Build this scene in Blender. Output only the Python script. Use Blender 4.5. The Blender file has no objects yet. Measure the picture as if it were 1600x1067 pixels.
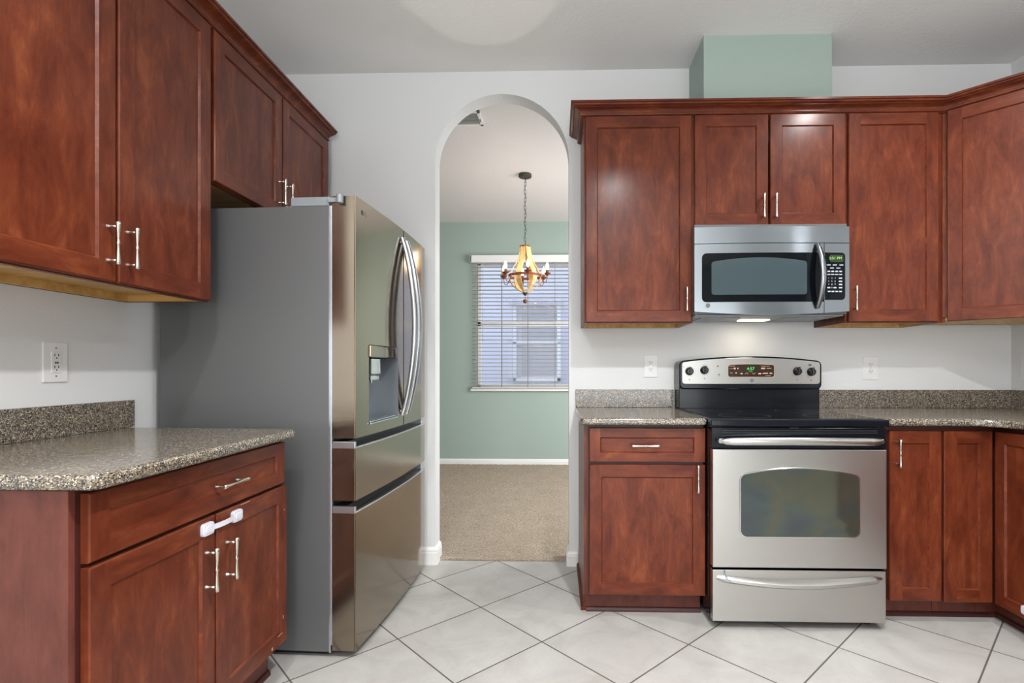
import bpy, bmesh, math, random
from mathutils import Vector, Matrix
random.seed(7)
S = bpy.context.scene
COL = S.collection
PI = math.pi

# ------------------------------------------------------------------ camera
cam = bpy.data.cameras.new('camera')
cam.sensor_width = 36.0
cam.lens = 36.0 * 815 / 1600
cam.shift_x = (800 - 849) / 1600
cam.shift_y = (576 - 533.5) / 1600
cam.clip_start = 0.02
camo = bpy.data.objects.new('camera', cam)
COL.objects.link(camo)
camo.location = (0, 0, 1.135)
camo.rotation_euler = (PI / 2, 0, math.radians(1.5))
S.camera = camo

# ------------------------------------------------------------------ colour management and world
S.view_settings.view_transform = 'Standard'
S.view_settings.look = 'None'
S.view_settings.gamma = 1
S.view_settings.exposure = 0.0
S.view_settings.use_curve_mapping = False
W = bpy.data.worlds.new('world')
S.world = W
W.use_nodes = True
W.node_tree.nodes['Background'].inputs[0].default_value = (0.62, 0.74, 1.0, 1)
W.node_tree.nodes['Background'].inputs[1].default_value = 2.6

# ------------------------------------------------------------------ lights
def area(name, loc, direction, sx, sy, power, color=(1, 1, 1), shape='RECTANGLE', spread=None):
    l = bpy.data.lights.new(name, 'AREA')
    l.shape = shape; l.size = sx; l.size_y = sy
    l.energy = power; l.color = color
    if spread: l.spread = spread
    o = bpy.data.objects.new(name, l); COL.objects.link(o)
    o.location = loc
    o.rotation_euler = Vector(direction).to_track_quat('-Z', 'Y').to_euler()
    return o

# ceiling cans of the kitchen (their shadows fall under the wall cabinets)
area('ceiling_can_light', (0.52, 0.55, 2.835), (0, 0, -1), .11, .11, 60, (.99, .99, 1), 'DISK', math.radians(146))
area('ceiling_can_light', (1.67, 1.80, 2.835), (0, 0, -1), .11, .11, 20, (.99, .99, 1), 'DISK', math.radians(146))
area('ceiling_can_light', (-0.65, 0.45, 2.835), (0, 0, -1), .11, .11, 24, (.99, .99, 1), 'DISK', math.radians(146))
# unseen fill panel added behind the camera to brighten the kitchen
area('rear_fill_light', (0.9, -3.85, 1.08), (0, 1, 0.08), 3.4, 1.9, 80, (.95, .98, 1.0))
# unseen fill panel added to brighten the dining room
area('dining_fill_light', (1.9, 4.1, 1.6), (-.8, .75, -.5), 2.2, 2.0, 116, (.98, .985, 1.0))
area('rear_room_fill_light', (3.6, -1.9, 2.835), (0, 0, -1), .3, .3, 14, (.99, .99, 1), 'DISK')  # added fill, brightens the unseen rear room that the steel reflects
# unseen uplight added behind the camera to lift the ceiling brightness
area('ceiling_fill_light', (-.2, -1.5, 1.75), (0, 0, 1), .35, .35, 135, (.98, .99, 1), 'DISK')
# spot bounced off the kitchen ceiling, leaves the round patch
sp = bpy.data.lights.new('bounce_flash', 'SPOT')
sp.energy = 62; sp.spot_size = math.radians(21.6); sp.spot_blend = .04; sp.shadow_soft_size = .005
sp.color = (1, .93, .88)
spo = bpy.data.objects.new('bounce_flash', sp); COL.objects.link(spo)
spo.location = (-.30, -.1, 1.5)
spo.rotation_euler = Vector((-.02, math.cos(math.radians(36)), math.sin(math.radians(36)))).to_track_quat('-Z', 'Y').to_euler()

# ------------------------------------------------------------------ node helpers
def srgb(r, g, b):
    def f(c):
        c /= 255
        return c / 12.92 if c <= .04045 else ((c + .055) / 1.055) ** 2.4
    return (f(r), f(g), f(b), 1)

class NT:
    def __init__(s, name):
        s.m = bpy.data.materials.new(name); s.m.use_nodes = True
        s.n = s.m.node_tree.nodes; s.l = s.m.node_tree.links
        s.b = s.n['Principled BSDF']
    def add(s, t, **k):
        n = s.n.new(t)
        for a, v in k.items(): setattr(n, a, v)
        return n
    def link(s, a, b): s.l.new(a, b)
    def setb(s, **k):
        for a, v in k.items():
            s.b.inputs[a.replace('_', ' ')].default_value = v
    def coords(s, scale=(1, 1, 1), rnd=True, rot=(0, 0, 0)):
        tc = s.add('ShaderNodeTexCoord')
        mp = s.add('ShaderNodeMapping')
        mp.inputs['Scale'].default_value = scale
        mp.inputs['Rotation'].default_value = rot
        s.link(tc.outputs['Object'], mp.inputs[0])
        if rnd:
            oi = s.add('ShaderNodeObjectInfo')
            mu = s.add('ShaderNodeMath', operation='MULTIPLY'); mu.inputs[1].default_value = 37.0
            s.link(oi.outputs['Random'], mu.inputs[0])
            va = s.add('ShaderNodeVectorMath', operation='ADD')
            s.link(mp.outputs[0], va.inputs[0]); s.link(mu.outputs[0], va.inputs[1])
            return va.outputs[0]
        return mp.outputs[0]
    def noise(s, vec, scale, detail=4, rough=.55, dist=0):
        n = s.add('ShaderNodeTexNoise')
        n.inputs['Scale'].default_value = scale; n.inputs['Detail'].default_value = detail
        n.inputs['Roughness'].default_value = rough; n.inputs['Distortion'].default_value = dist
        s.link(vec, n.inputs['Vector'])
        return n.outputs['Fac']
    def ramp(s, fac, stops):
        r = s.add('ShaderNodeValToRGB')
        e = r.color_ramp.elements
        while len(e) < len(stops): e.new(.5)
        for i, (p, c) in enumerate(stops):
            e[i].position = p; e[i].color = c
        s.link(fac, r.inputs[0])
        return r.outputs[0]
    def mix(s, fac, a, b, mode='MIX'):
        m = s.add('ShaderNodeMix', data_type='RGBA', blend_type=mode)
        if isinstance(fac, (int, float)): m.inputs[0].default_value = fac
        else: s.link(fac, m.inputs[0])
        for i, v in ((6, a), (7, b)):
            if isinstance(v, tuple): m.inputs[i].default_value = v
            else: s.link(v, m.inputs[i])
        return m.outputs[2]
    def bump(s, h, strength, dist=.002):
        b = s.add('ShaderNodeBump')
        b.inputs['Strength'].default_value = strength; b.inputs['Distance'].default_value = dist
        s.link(h, b.inputs['Height']); s.link(b.outputs[0], s.b.inputs['Normal'])

def plain(name, col, rough=.5, metal=0, **k):
    t = NT(name)
    t.setb(Base_Color=col, Roughness=rough, Metallic=metal, **k)
    return t.m

def cherry(name, horiz=False, dull=False):
    t = NT(name)
    sc = (.32, 1, 1) if horiz else (1, 1, .32)
    v = t.coords(sc)
    v2 = t.coords((.06, 1, 1) if horiz else (1, 1, .06))
    n1 = t.noise(v, 16, 6, .66, .5)
    n2 = t.noise(v2, 55, 3, .6)
    n3 = t.noise(t.coords((1.4, 1, .5) if not horiz else (.5, 1, 1.4)), 34, 4, .65)
    if dull:
        c = t.ramp(n1, [(.3, srgb(84, 42, 33)), (.5, srgb(98, 51, 41)), (.72, srgb(110, 60, 49))])
        g = t.ramp(n2, [(.35, (.84, .82, .80, 1)), (.55, (1, 1, 1, 1))])
    else:
        c = t.ramp(n1, [(.30, srgb(80, 31, 17)), (.46, srgb(97, 42, 23)), (.58, srgb(111, 52, 29)), (.74, srgb(132, 70, 40))])
        g = t.ramp(n2, [(.32, (.86, .83, .81, 1)), (.6, (1, 1, 1, 1))])
    c = t.mix(.7, c, g, 'MULTIPLY')
    g3 = t.ramp(n3, [(.35, (.80, .77, .75, 1)), (.62, (1.0, 1.0, 1.0, 1))])
    c = t.mix(.55, c, g3, 'MULTIPLY')
    t.link(c, t.b.inputs['Base Color'])
    t.setb(Roughness=.45, Coat_Weight=.4, Coat_Roughness=.2, Specular_IOR_Level=.12)
    return t.m

M = {}
M['wood'] = cherry('cherry_wood')
M['wood_h'] = cherry('cherry_wood_rail', horiz=True)
M['laminate'] = cherry('cherry_laminate', dull=True)
M['wood_dark'] = plain('dark_cherry_edge', srgb(58, 22, 17), .45)

def maple():
    t = NT('maple_underside')
    v = t.coords((1, .1, 1))
    c = t.ramp(t.noise(v, 30, 4), [(.3, srgb(176, 132, 66)), (.7, srgb(214, 172, 104))])
    t.link(c, t.b.inputs['Base Color']); t.setb(Roughness=.45)
    return t.m
M['maple'] = maple()

def granite():
    t = NT('granite')
    v = t.coords(rnd=False)
    # cloud each speckle a colour
    vo = t.add('ShaderNodeTexVoronoi'); vo.inputs['Scale'].default_value = 380
    t.link(v, vo.inputs['Vector'])
    bw = t.add('ShaderNodeSeparateColor'); t.link(vo.outputs['Color'], bw.inputs[0])
    c = t.ramp(bw.outputs[0], [(0, srgb(38, 37, 35)), (.2, srgb(70, 67, 62)), (.40, srgb(98, 92, 84)), (.60, srgb(128, 119, 106)), (.78, srgb(158, 147, 131)), (.92, srgb(198, 188, 172))])
    cr = t.n[-1]; 
    for n in t.n:
        if n.type == 'VALTORGB': n.color_ramp.interpolation = 'CONSTANT'
    vo2 = t.add('ShaderNodeTexVoronoi'); vo2.inputs['Scale'].default_value = 190
    t.link(v, vo2.inputs['Vector'])
    s2 = t.add('ShaderNodeSeparateColor'); t.link(vo2.outputs['Color'], s2.inputs[0])
    mk = t.ramp(s2.outputs[1], [(.70, (0, 0, 0, 1)), (.74, (1, 1, 1, 1))])
    c2 = t.ramp(s2.outputs[2], [(.0, srgb(48, 46, 43)), (.45, srgb(84, 77, 68)), (.8, srgb(142, 126, 102))])
    mf = t.mix(.55, (0, 0, 0, 1), mk)
    c = t.mix(mf, c, c2)
    big = t.ramp(t.noise(v, 9, 3), [(.35, (.86, .87, .9, 1)), (.65, (1.06, 1.0, .92, 1))])
    c = t.mix(.8, c, big, 'MULTIPLY')
    t.link(c, t.b.inputs['Base Color'])
    t.setb(Roughness=.15, Specular_IOR_Level=.8)
    return t.m
M['granite'] = granite()

def tile():
    t = NT('floor_tile')
    geo = t.add('ShaderNodeNewGeometry')
    sub = t.add('ShaderNodeVectorMath', operation='SUBTRACT')
    sub.inputs[1].default_value = (-.060, 2.470, 0)
    t.link(geo.outputs['Position'], sub.inputs[0])
    mid = []
    size = .4275
    uv = []
    for ang in (44.4, 134.4):
        d = t.add('ShaderNodeVectorMath', operation='DOT_PRODUCT')
        a = math.radians(ang)
        d.inputs[1].default_value = (math.cos(a) / size, math.sin(a) / size, 0)
        t.link(sub.outputs[0], d.inputs[0])
        ad = t.add('ShaderNodeMath', operation='ADD'); ad.inputs[1].default_value = 50.5
        t.link(d.outputs['Value'], ad.inputs[0])
        fr = t.add('ShaderNodeMath', operation='FRACT'); t.link(ad.outputs[0], fr.inputs[0])
        fl = t.add('ShaderNodeMath', operation='FLOOR'); t.link(ad.outputs[0], fl.inputs[0])
        s5 = t.add('ShaderNodeMath', operation='SUBTRACT'); s5.inputs[1].default_value = .5
        t.link(fr.outputs[0], s5.inputs[0])
        ab = t.add('ShaderNodeMath', operation='ABSOLUTE'); t.link(s5.outputs[0], ab.inputs[0])
        mid.append(ab.outputs[0]); uv.append(fl.outputs[0])
    mx = t.add('ShaderNodeMath', operation='MAXIMUM')
    t.link(mid[0], mx.inputs[0]); t.link(mid[1], mx.inputs[1])
    mask = t.add('ShaderNodeMapRange'); mask.inputs['From Min'].default_value = .4915; mask.inputs['From Max'].default_value = .4945
    t.link(mx.outputs[0], mask.inputs['Value'])
    cb = t.add('ShaderNodeCombineXYZ'); t.link(uv[0], cb.inputs[0]); t.link(uv[1], cb.inputs[1])
    wn = t.add('ShaderNodeTexWhiteNoise'); t.link(cb.outputs[0], wn.inputs['Vector'])
    off = t.add('ShaderNodeVectorMath', operation='SCALE'); off.inputs['Scale'].default_value = 9
    t.link(wn.outputs['Color'], off.inputs[0])
    pv = t.add('ShaderNodeVectorMath', operation='ADD'); t.link(geo.outputs['Position'], pv.inputs[0]); t.link(off.outputs[0], pv.inputs[1])
    n1 = t.noise(pv.outputs[0], 4.5, 6, .62, .8)
    c = t.ramp(n1, [(.30, srgb(160, 157, 153)), (.5, srgb(172, 170, 166)), (.72, srgb(182, 180, 177))])
    n2 = t.noise(pv.outputs[0], 60, 3, .7)
    c = t.mix(.25, c, t.ramp(n2, [(.3, (.86, .85, .83, 1)), (.55, (1, 1, 1, 1))]), 'MULTIPLY')
    tint = t.mix(wn.outputs['Value'], (.965, .96, .955, 1), (1, 1, 1, 1))
    c = t.mix(1.0, c, tint, 'MULTIPLY')
    c = t.mix(mask.outputs[0], c, srgb(84, 78, 72))
    t.link(c, t.b.inputs['Base Color'])
    rr = t.add('ShaderNodeMapRange'); rr.inputs['To Min'].default_value = .33; rr.inputs['To Max'].default_value = .8
    t.link(mask.outputs[0], rr.inputs['Value']); t.link(rr.outputs[0], t.b.inputs['Roughness'])
    inv = t.add('ShaderNodeMath', operation='SUBTRACT'); inv.inputs[0].default_value = 1
    t.link(mask.outputs[0], inv.inputs[1])
    t.bump(inv.outputs[0], .6, .0015)
    return t.m
M['tile'] = tile()

def paint(name, col, tex=.12, scale=90, rough=.55):
    t = NT(name)
    v = t.coords(rnd=False)
    t.setb(Base_Color=col, Roughness=rough)
    t.bump(t.noise(v, scale, 4, .6), tex, .004)
    return t.m
M['white'] = paint('white_wall_paint', srgb(220, 221, 221))
M['ceiling'] = paint('ceiling_paint', srgb(232, 232, 230), .35, 60, .8)
M['green'] = paint('sage_green_paint', srgb(157, 173, 165), .15)
M['trim'] = plain('white_trim', srgb(232, 232, 230), .35)
M['plate'] = plain('white_plastic', srgb(226, 226, 225), .3)
M['latch'] = plain('white_latch_plastic', srgb(212, 212, 222), .35)
M['slot'] = plain('dark_slot', srgb(50, 46, 42), .6)

def carpet():
    t = NT('carpet_pile')
    v = t.coords(rnd=False)
    c = t.ramp(t.noise(v, 170, 4, .75), [(.33, srgb(134, 118, 100)), (.5, srgb(192, 176, 157)), (.66, srgb(226, 213, 196))])
    c = t.mix(.6, c, t.ramp(t.noise(v, 5, 4, .6), [(.35, (.90, .88, .86, 1)), (.62, (1, 1, 1, 1))]), 'MULTIPLY')
    t.link(c, t.b.inputs['Base Color']); t.setb(Roughness=1.0, Specular_IOR_Level=.05)
    t.bump(t.noise(v, 260, 3, .7), 1.0, .01)
    return t.m
M['carpet'] = carpet()

def steel(name, col, rough, streak=(1, 1, .02), aniso=.6, amt=.03):
    t = NT(name)
    v = t.coords(streak, rnd=False)
    n = t.noise(v, 420, 2, .6)
    t.setb(Base_Color=col, Metallic=1.0, Anisotropic=aniso, Anisotropic_Rotation=0.25)
    ge = t.add('ShaderNodeNewGeometry')
    tg = t.add('ShaderNodeVectorMath', operation='CROSS_PRODUCT'); tg.inputs[1].default_value = (0, 0, 1)
    t.link(ge.outputs['Normal'], tg.inputs[0])
    t.link(tg.outputs[0], t.b.inputs['Tangent'])
    mr = t.add('ShaderNodeMapRange'); mr.inputs['To Min'].default_value = rough - amt; mr.inputs['To Max'].default_value = rough + amt
    t.link(n, mr.inputs['Value']); t.link(mr.outputs[0], t.b.inputs['Roughness'])
    return t.m
M['steel'] = steel('brushed_steel', srgb(192, 190, 186), .30, (.02, 1, 1))
M['steel_mw'] = steel('microwave_steel', srgb(144, 150, 155), .2, (.02, 1, 1), aniso=.8)
M['steel_fr'] = steel('fridge_steel', srgb(150, 138, 123), .14, (1, .02, 1), aniso=.55, amt=.015)
M['fr_side'] = plain('fridge_side_grey', srgb(100, 101, 101), .42, .3)
M['fr_trim'] = plain('fridge_hinge_grey', srgb(140, 146, 150), .4, .2)
M['fr_gap'] = plain('fridge_gasket', srgb(28, 30, 34), .4)
M['fr_alu'] = plain('aluminium_trim', srgb(196, 200, 205), .25, .9)
M['disp'] = plain('dispenser_grey', srgb(128, 134, 140), .3, .5)
M['chrome'] = plain('chrome', srgb(215, 215, 215), .12, 1)
M['nickel'] = plain('satin_nickel', srgb(214, 208, 196), .25, 1)
M['blackgloss'] = plain('black_enamel', srgb(12, 17, 24), .12, 0, Specular_IOR_Level=.3)
M['blackglass'] = plain('black_ceramic_glass', srgb(14, 13, 14), .07, 0, Specular_IOR_Level=1.0, Coat_Weight=.8, Coat_Roughness=.05)
M['mwglass'] = plain('microwave_black_glass', srgb(10, 13, 17), .05, 0, Specular_IOR_Level=.16)
M['mwmesh'] = plain('microwave_window', srgb(58, 72, 76), .08, 0, Specular_IOR_Level=.5)
M['vent_dark'] = plain('vent_dark', srgb(22, 24, 28), .5)
M['knob'] = plain('black_knob', srgb(22, 23, 25), .2)
M['panelbrown'] = plain('display_panel', srgb(46, 24, 12), .2)
M['ink'] = plain('grey_ink', srgb(84, 84, 86), .5)
M['print'] = plain('pale_print', srgb(182, 190, 204), .5)
M['print_tan'] = plain('tan_print', srgb(205, 176, 146), .5)
M['red'] = plain('red_mark', srgb(150, 40, 32), .5)
M['lcd'] = plain('lcd_back', srgb(36, 50, 30), .3)
M['blue'] = plain('blue_film', srgb(70, 120, 150), .4)

def ovenglass():
    t = NT('oven_window_glass')
    v = t.coords(rnd=False)
    n = t.noise(v, 3.2, 2, .5, .6)
    c = t.ramp(n, [(.30, srgb(84, 88, 92)), (.42, srgb(88, 98, 94)), (.52, srgb(100, 100, 86)), (.62, srgb(84, 94, 94)), (.75, srgb(82, 80, 88))])  # mottled tints imitate reflections of the floor in the glass
    t.link(c, t.b.inputs['Base Color'])
    t.setb(Roughness=.07, Metallic=.75)
    return t.m
M['ovenglass'] = ovenglass()

def emit(name, col, s):
    t = NT(name)
    t.setb(Base_Color=(0, 0, 0, 1), Emission_Color=col, Emission_Strength=s)
    return t.m
M['green_led'] = emit('green_digits', srgb(60, 230, 90), 1.4)
M['lime_led'] = emit('lime_digits', srgb(170, 235, 110), 1.2)
M['bulb'] = emit('candle_bulb_glow', (1, .72, .38, 1), 16)
M['hoodlamp'] = emit('hood_lamp_glow', (1, .84, .58, 1), 5)

def stave():
    t = NT('weathered_wood')
    v = t.coords((1, 1, .15))
    c = t.ramp(t.noise(v, 40, 4), [(.3, srgb(192, 150, 92)), (.7, srgb(232, 200, 146))])
    t.link(c, t.b.inputs['Base Color']); t.setb(Roughness=.6)
    return t.m
M['stave'] = stave()
M['rust'] = plain('rusted_iron', srgb(120, 66, 36), .6, .3)
M['iron'] = plain('dark_iron', srgb(70, 68, 64), .5, .4)
M['slat'] = plain('blind_slat', srgb(196, 191, 186), .5)
M['tape'] = plain('ladder_cord', srgb(140, 132, 124), .8)
M['vent_grey'] = plain('vent_grey', srgb(160, 160, 158), .6)
M['ceiling_dining'] = paint('dining_ceiling_paint', srgb(228, 222, 221), .3, 60, .8)
M['siding'] = paint('neighbour_stucco', srgb(206, 205, 212), .3, 40)
M['siding_win'] = plain('neighbour_blind', srgb(176, 172, 172), .6)
t_ = NT('window_glass')
t_.setb(Base_Color=(1, 1, 1, 1), Roughness=0.0, IOR=1.45, Transmission_Weight=1.0, Alpha=.25)
M['glass'] = t_.m

# ------------------------------------------------------------------ mesh helpers
def quad(bm, pts, mi=0, smooth=False):
    f = bm.faces.new([bm.verts.new(p) for p in pts]); f.material_index = mi; f.smooth = smooth
    return f

def box(bm, x0, x1, y0, y1, z0, z1, bev=0, mi=0, seg=2):
    if x1 < x0: x0, x1 = x1, x0
    if y1 < y0: y0, y1 = y1, y0
    if z1 < z0: z0, z1 = z1, z0
    v = [bm.verts.new((x, y, z)) for z in (z0, z1) for y in (y0, y1) for x in (x0, x1)]
    fs = [bm.faces.new([v[i] for i in q]) for q in ((0, 2, 3, 1), (4, 5, 7, 6), (0, 1, 5, 4), (1, 3, 7, 5), (3, 2, 6, 7), (2, 0, 4, 6))]
    for f in fs: f.material_index = mi
    if bev:
        es = list({e for f in fs for e in f.edges})
        r = bmesh.ops.bevel(bm, geom=es, offset=bev, segments=seg, affect='EDGES', profile=.6)
        for f in r['faces']: f.material_index = mi
    return fs

def prism(bm, outline, axis, a0, a1, bev=0, mi=0, seg=3, side_smooth=False, bev_ends=(True, True)):
    """outline: list of 2D points; axis 'x' -> (y,z), 'y' -> (x,z), 'z' -> (x,y)"""
    def P(p, a):
        return {'x': (a, p[0], p[1]), 'y': (p[0], a, p[1]), 'z': (p[0], p[1], a)}[axis]
    A = [bm.verts.new(P(p, a0)) for p in outline]
    B = [bm.verts.new(P(p, a1)) for p in outline]
    fa = bm.faces.new(A); fb = bm.faces.new(list(reversed(B)))
    n = len(outline); fs = [fa, fb]
    for i in range(n):
        f = bm.faces.new([A[i], B[i], B[(i + 1) % n], A[(i + 1) % n]]); f.smooth = side_smooth; fs.append(f)
    for f in fs: f.material_index = mi
    bmesh.ops.recalc_face_normals(bm, faces=fs)
    if bev:
        es = []
        if bev_ends[0]: es += list(fa.edges)
        if bev_ends[1]: es += list(fb.edges)
        r = bmesh.ops.bevel(bm, geom=es, offset=bev, segments=seg, affect='EDGES', profile=.5)
        for f in r['faces']: f.material_index = mi; f.smooth = True
    return fs

def tube(bm, pts, rad, seg=12, mi=0, flat=1.0, ref=None, closed=False):
    """sweep; rad float or list; flat scales the second axis; ref = reference for the first axis"""
    pts = [Vector(p) for p in pts]; n = len(pts)
    if not isinstance(rad, (list, tuple)): rad = [rad] * n
    rings = []; prev = None
    for i, p in enumerate(pts):
        if closed: t = pts[(i + 1) % n] - pts[i - 1]
        else: t = pts[min(i + 1, n - 1)] - pts[max(i - 1, 0)]
        t.normalize()
        if ref is not None: a = Vector(ref)
        elif prev is not None: a = prev
        else: a = Vector((0, 0, 1)) if abs(t.z) < .9 else Vector((1, 0, 0))
        a = (a - t * a.dot(t)).normalized(); prev = a
        b = t.cross(a)
        r = rad[i]
        rings.append([bm.verts.new(p + a * math.cos(k * 2 * PI / seg) * r + b * math.sin(k * 2 * PI / seg) * r * flat) for k in range(seg)])
    m = n if closed else n - 1
    fs = []
    for i in range(m):
        R0, R1 = rings[i], rings[(i + 1) % n]
        for k in range(seg):
            f = bm.faces.new([R0[k], R0[(k + 1) % seg], R1[(k + 1) % seg], R1[k]]); f.smooth = True; f.material_index = mi; fs.append(f)
    if not closed:
        for R, rev in ((rings[0], True), (rings[-1], False)):
            f = bm.faces.new(list(reversed(R)) if rev else R); f.material_index = mi; fs.append(f)
    return fs

def lathe(bm, c, prof, axis='z', seg=24, mi=0):
    """prof: list of (r, h) along axis from c"""
    c = Vector(c); rings = []
    ax = {'x': Vector((1, 0, 0)), 'y': Vector((0, 1, 0)), 'z': Vector((0, 0, 1))}[axis]
    u = Vector((1, 0, 0)) if axis != 'x' else Vector((0, 1, 0)); w = ax.cross(u)
    for r, h in prof:
        rings.append([bm.verts.new(c + ax * h + u * math.cos(k * 2 * PI / seg) * max(r, 1e-5) + w * math.sin(k * 2 * PI / seg) * max(r, 1e-5)) for k in range(seg)])
    fs = []
    for i in range(len(rings) - 1):
        for k in range(seg):
            f = bm.faces.new([rings[i][k], rings[i][(k + 1) % seg], rings[i + 1][(k + 1) % seg], rings[i + 1][k]])
            f.smooth = True; f.material_index = mi; fs.append(f)
    fs.append(bm.faces.new(list(reversed(rings[0])))); fs.append(bm.faces.new(rings[-1]))
    for f in fs[-2:]: f.material_index = mi
    bmesh.ops.recalc_face_normals(bm, faces=fs)
    return fs

def text(bm, s, size, mat, mi=0, ext=.0004, align='CENTER'):
    cu = bpy.data.curves.new('t', 'FONT'); cu.body = s; cu.size = size; cu.extrude = ext
    cu.align_x = align; cu.align_y = 'CENTER'; cu.resolution_u = 3
    o = bpy.data.objects.new('t', cu)
    me = bpy.data.meshes.new_from_object(o)
    me.transform(mat)
    k = len(bm.faces)
    bm.from_mesh(me)
    bm.faces.ensure_lookup_table()
    for f in bm.faces[k:]: f.material_index = mi
    bpy.data.objects.remove(o); bpy.data.curves.remove(cu); bpy.data.meshes.remove(me)

def rrect(x0, x1, y0, y1, r, n=5):
    out = []
    for cx, cy, a0 in ((x1 - r, y1 - r, 0), (x0 + r, y1 - r, 90), (x0 + r, y0 + r, 180), (x1 - r, y0 + r, 270)):
        for i in range(n + 1):
            a = math.radians(a0 + 90 * i / n)
            out.append((cx + r * math.cos(a), cy + r * math.sin(a)))
    return out

def archrect(x0, x1, z0, z1, rise, r=.02, n=16):
    """rectangle whose top edge is arched by rise; corners rounded"""
    out = []
    for cx, cz, a0 in ((x0 + r, z0 + r, 180), (x1 - r, z0 + r, 270)):
        for i in range(6):
            a = math.radians(a0 + 90 * i / 5); out.append((cx + r * math.cos(a), cz + r * math.sin(a)))
    zt = lambda x: z1 + rise * (1 - ((x - (x0 + x1) / 2) / ((x1 - x0) / 2)) ** 2)
    for i in range(5):
        a = math.radians(90 * i / 5); out.append((x1 - r + r * math.cos(a), zt(x1 - r) - r + r * math.sin(a)))
    for i in range(n + 1):
        x = x1 - r + (x0 - x1 + 2 * r) * i / n; out.append((x, zt(x)))
    for i in range(1, 6):
        a = math.radians(90 + 90 * i / 5); out.append((x0 + r + r * math.cos(a), zt(x0 + r) - r + r * math.sin(a)))
    return out

def obj(name, bm, mats, parent=None, world=False, loc=None):
    if not isinstance(mats, (list, tuple)): mats = [mats]
    me = bpy.data.meshes.new(name)
    if world and parent is not None:
        bmesh.ops.transform(bm, matrix=(Matrix.Translation(parent.location) @ parent.rotation_euler.to_matrix().to_4x4()).inverted(), verts=bm.verts)
    for e in bm.edges:
        if len(e.link_faces) == 2 and e.calc_face_angle(0) > .65: e.smooth = False
    bm.to_mesh(me); bm.free()
    for m in mats: me.materials.append(M[m])
    o = bpy.data.objects.new(name, me); COL.objects.link(o)
    if parent is not None: o.parent = parent
    if loc: o.location = loc
    return o

def tag(o, label=None, cat=None, group=None, kind=None):
    if label: o['label'] = label
    if cat: o['category'] = cat
    if group: o['group'] = group
    if kind: o['kind'] = kind
    return o

def thing(name, label, cat, loc=(0, 0, 0), rotz=0, group=None):
    o = bpy.data.objects.new(name, None); COL.objects.link(o)
    o.location = loc; o.rotation_euler = (0, 0, rotz); o.empty_display_size = .1
    return tag(o, label, cat, group)

def struct(name, bm, mats, label=None):
    o = obj(name, bm, mats); o['kind'] = 'structure'
    if label: o['label'] = label
    return o

B = bmesh.new

# ------------------------------------------------------------------ room shell
XL, XR, YW, ZC = -1.63, 2.56, 3.01, 2.855
T = .12
# arch wall
ax0, ax1, ztop = -.707, .0689, 2.724
acx = (ax0 + ax1) / 2; ar = (ax1 - ax0) / 2; zs = ztop - ar
out = [(XL - T, 0), (ax0, 0)]
out += [(acx - ar * math.cos(PI * i / 48), zs + ar * math.sin(PI * i / 48)) for i in range(49)]
out += [(ax1, 0), (XR + T, 0), (XR + T, ZC + .1), (XL - T, ZC + .1)]
bm = B(); prism(bm, out, 'y', YW, YW + .115); struct('wall_back', bm, 'white', 'white kitchen wall with the round-topped archway')
bm = B(); box(bm, XL - T, XL, -4.0, YW, 0, ZC + .1); struct('wall_left', bm, 'white', 'white wall behind the left counter')
bm = B(); box(bm, XR, XR + T, .2, YW, 0, ZC + .1); struct('wall_right', bm, 'white', 'white wall at the right edge')
bm = B(); box(bm, XL - T, 5.5, -4.12, -4.0, 0, ZC + .1); struct('wall_rear', bm, 'white')
bm = B(); box(bm, 5.5, 5.6, -4.12, .32, 0, ZC + .1); struct('wall_right_rear', bm, 'white')
bm = B(); box(bm, XR + T, 5.6, .2, .32, 0, ZC + .1); struct('wall_partition', bm, 'green')
bm = B(); box(bm, XL - T, 5.6, -4.12, YW + .05, ZC, ZC + .1); struct('ceiling', bm, 'ceiling', 'grey-white textured kitchen ceiling')
bm = B(); box(bm, XL - T, 5.6, -4.12, YW + .065, -.1, 0); struct('floor', bm, 'tile', 'beige-grey square tiles laid diagonally')
# boxed duct above the wall cabinets
bm = B(); box(bm, .757, 1.412, 2.715, YW + .01, 2.30, ZC + .01, .004); struct('trim_duct_chase', bm, 'green', 'sage green boxed duct above the cabinets')
# dining room
DY = 6.10
bm = B()
wx0, wx1, wz0, wz1 = -.945, .86, .905, 2.40
for a in ((-3.0, wx0, 0, ZC), (wx1, 2.6, 0, ZC), (wx0, wx1, 0, wz0), (wx0, wx1, wz1, ZC)):
    box(bm, a[0], a[1], DY, DY + .14, a[2], a[3])
struct('wall_dining_far', bm, 'green', 'sage green dining room wall with the window')
bm = B(); box(bm, -3.1, -3.0, YW + .11, DY + .14, 0, ZC + .1); struct('wall_dining_left', bm, 'green')
bm = B(); box(bm, 2.6, 2.7, YW + .11, DY + .14, 0, ZC + .1); struct('wall_dining_right', bm, 'green')
bm = B(); box(bm, -3.1, XL - T + .01, YW, YW + .115, 0, ZC + .1); struct('wall_dining_near', bm, 'white')
bm = B(); box(bm, -3.1, 2.7, YW + .05, DY + .14, ZC, ZC + .1); struct('ceiling.001', bm, 'ceiling_dining', 'pale dining room ceiling beyond the arch')
bm = B(); box(bm, -3.1, 2.7, YW + .065, DY + .14, -.1, 0); struct('floor.001', bm, 'tape')

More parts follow.
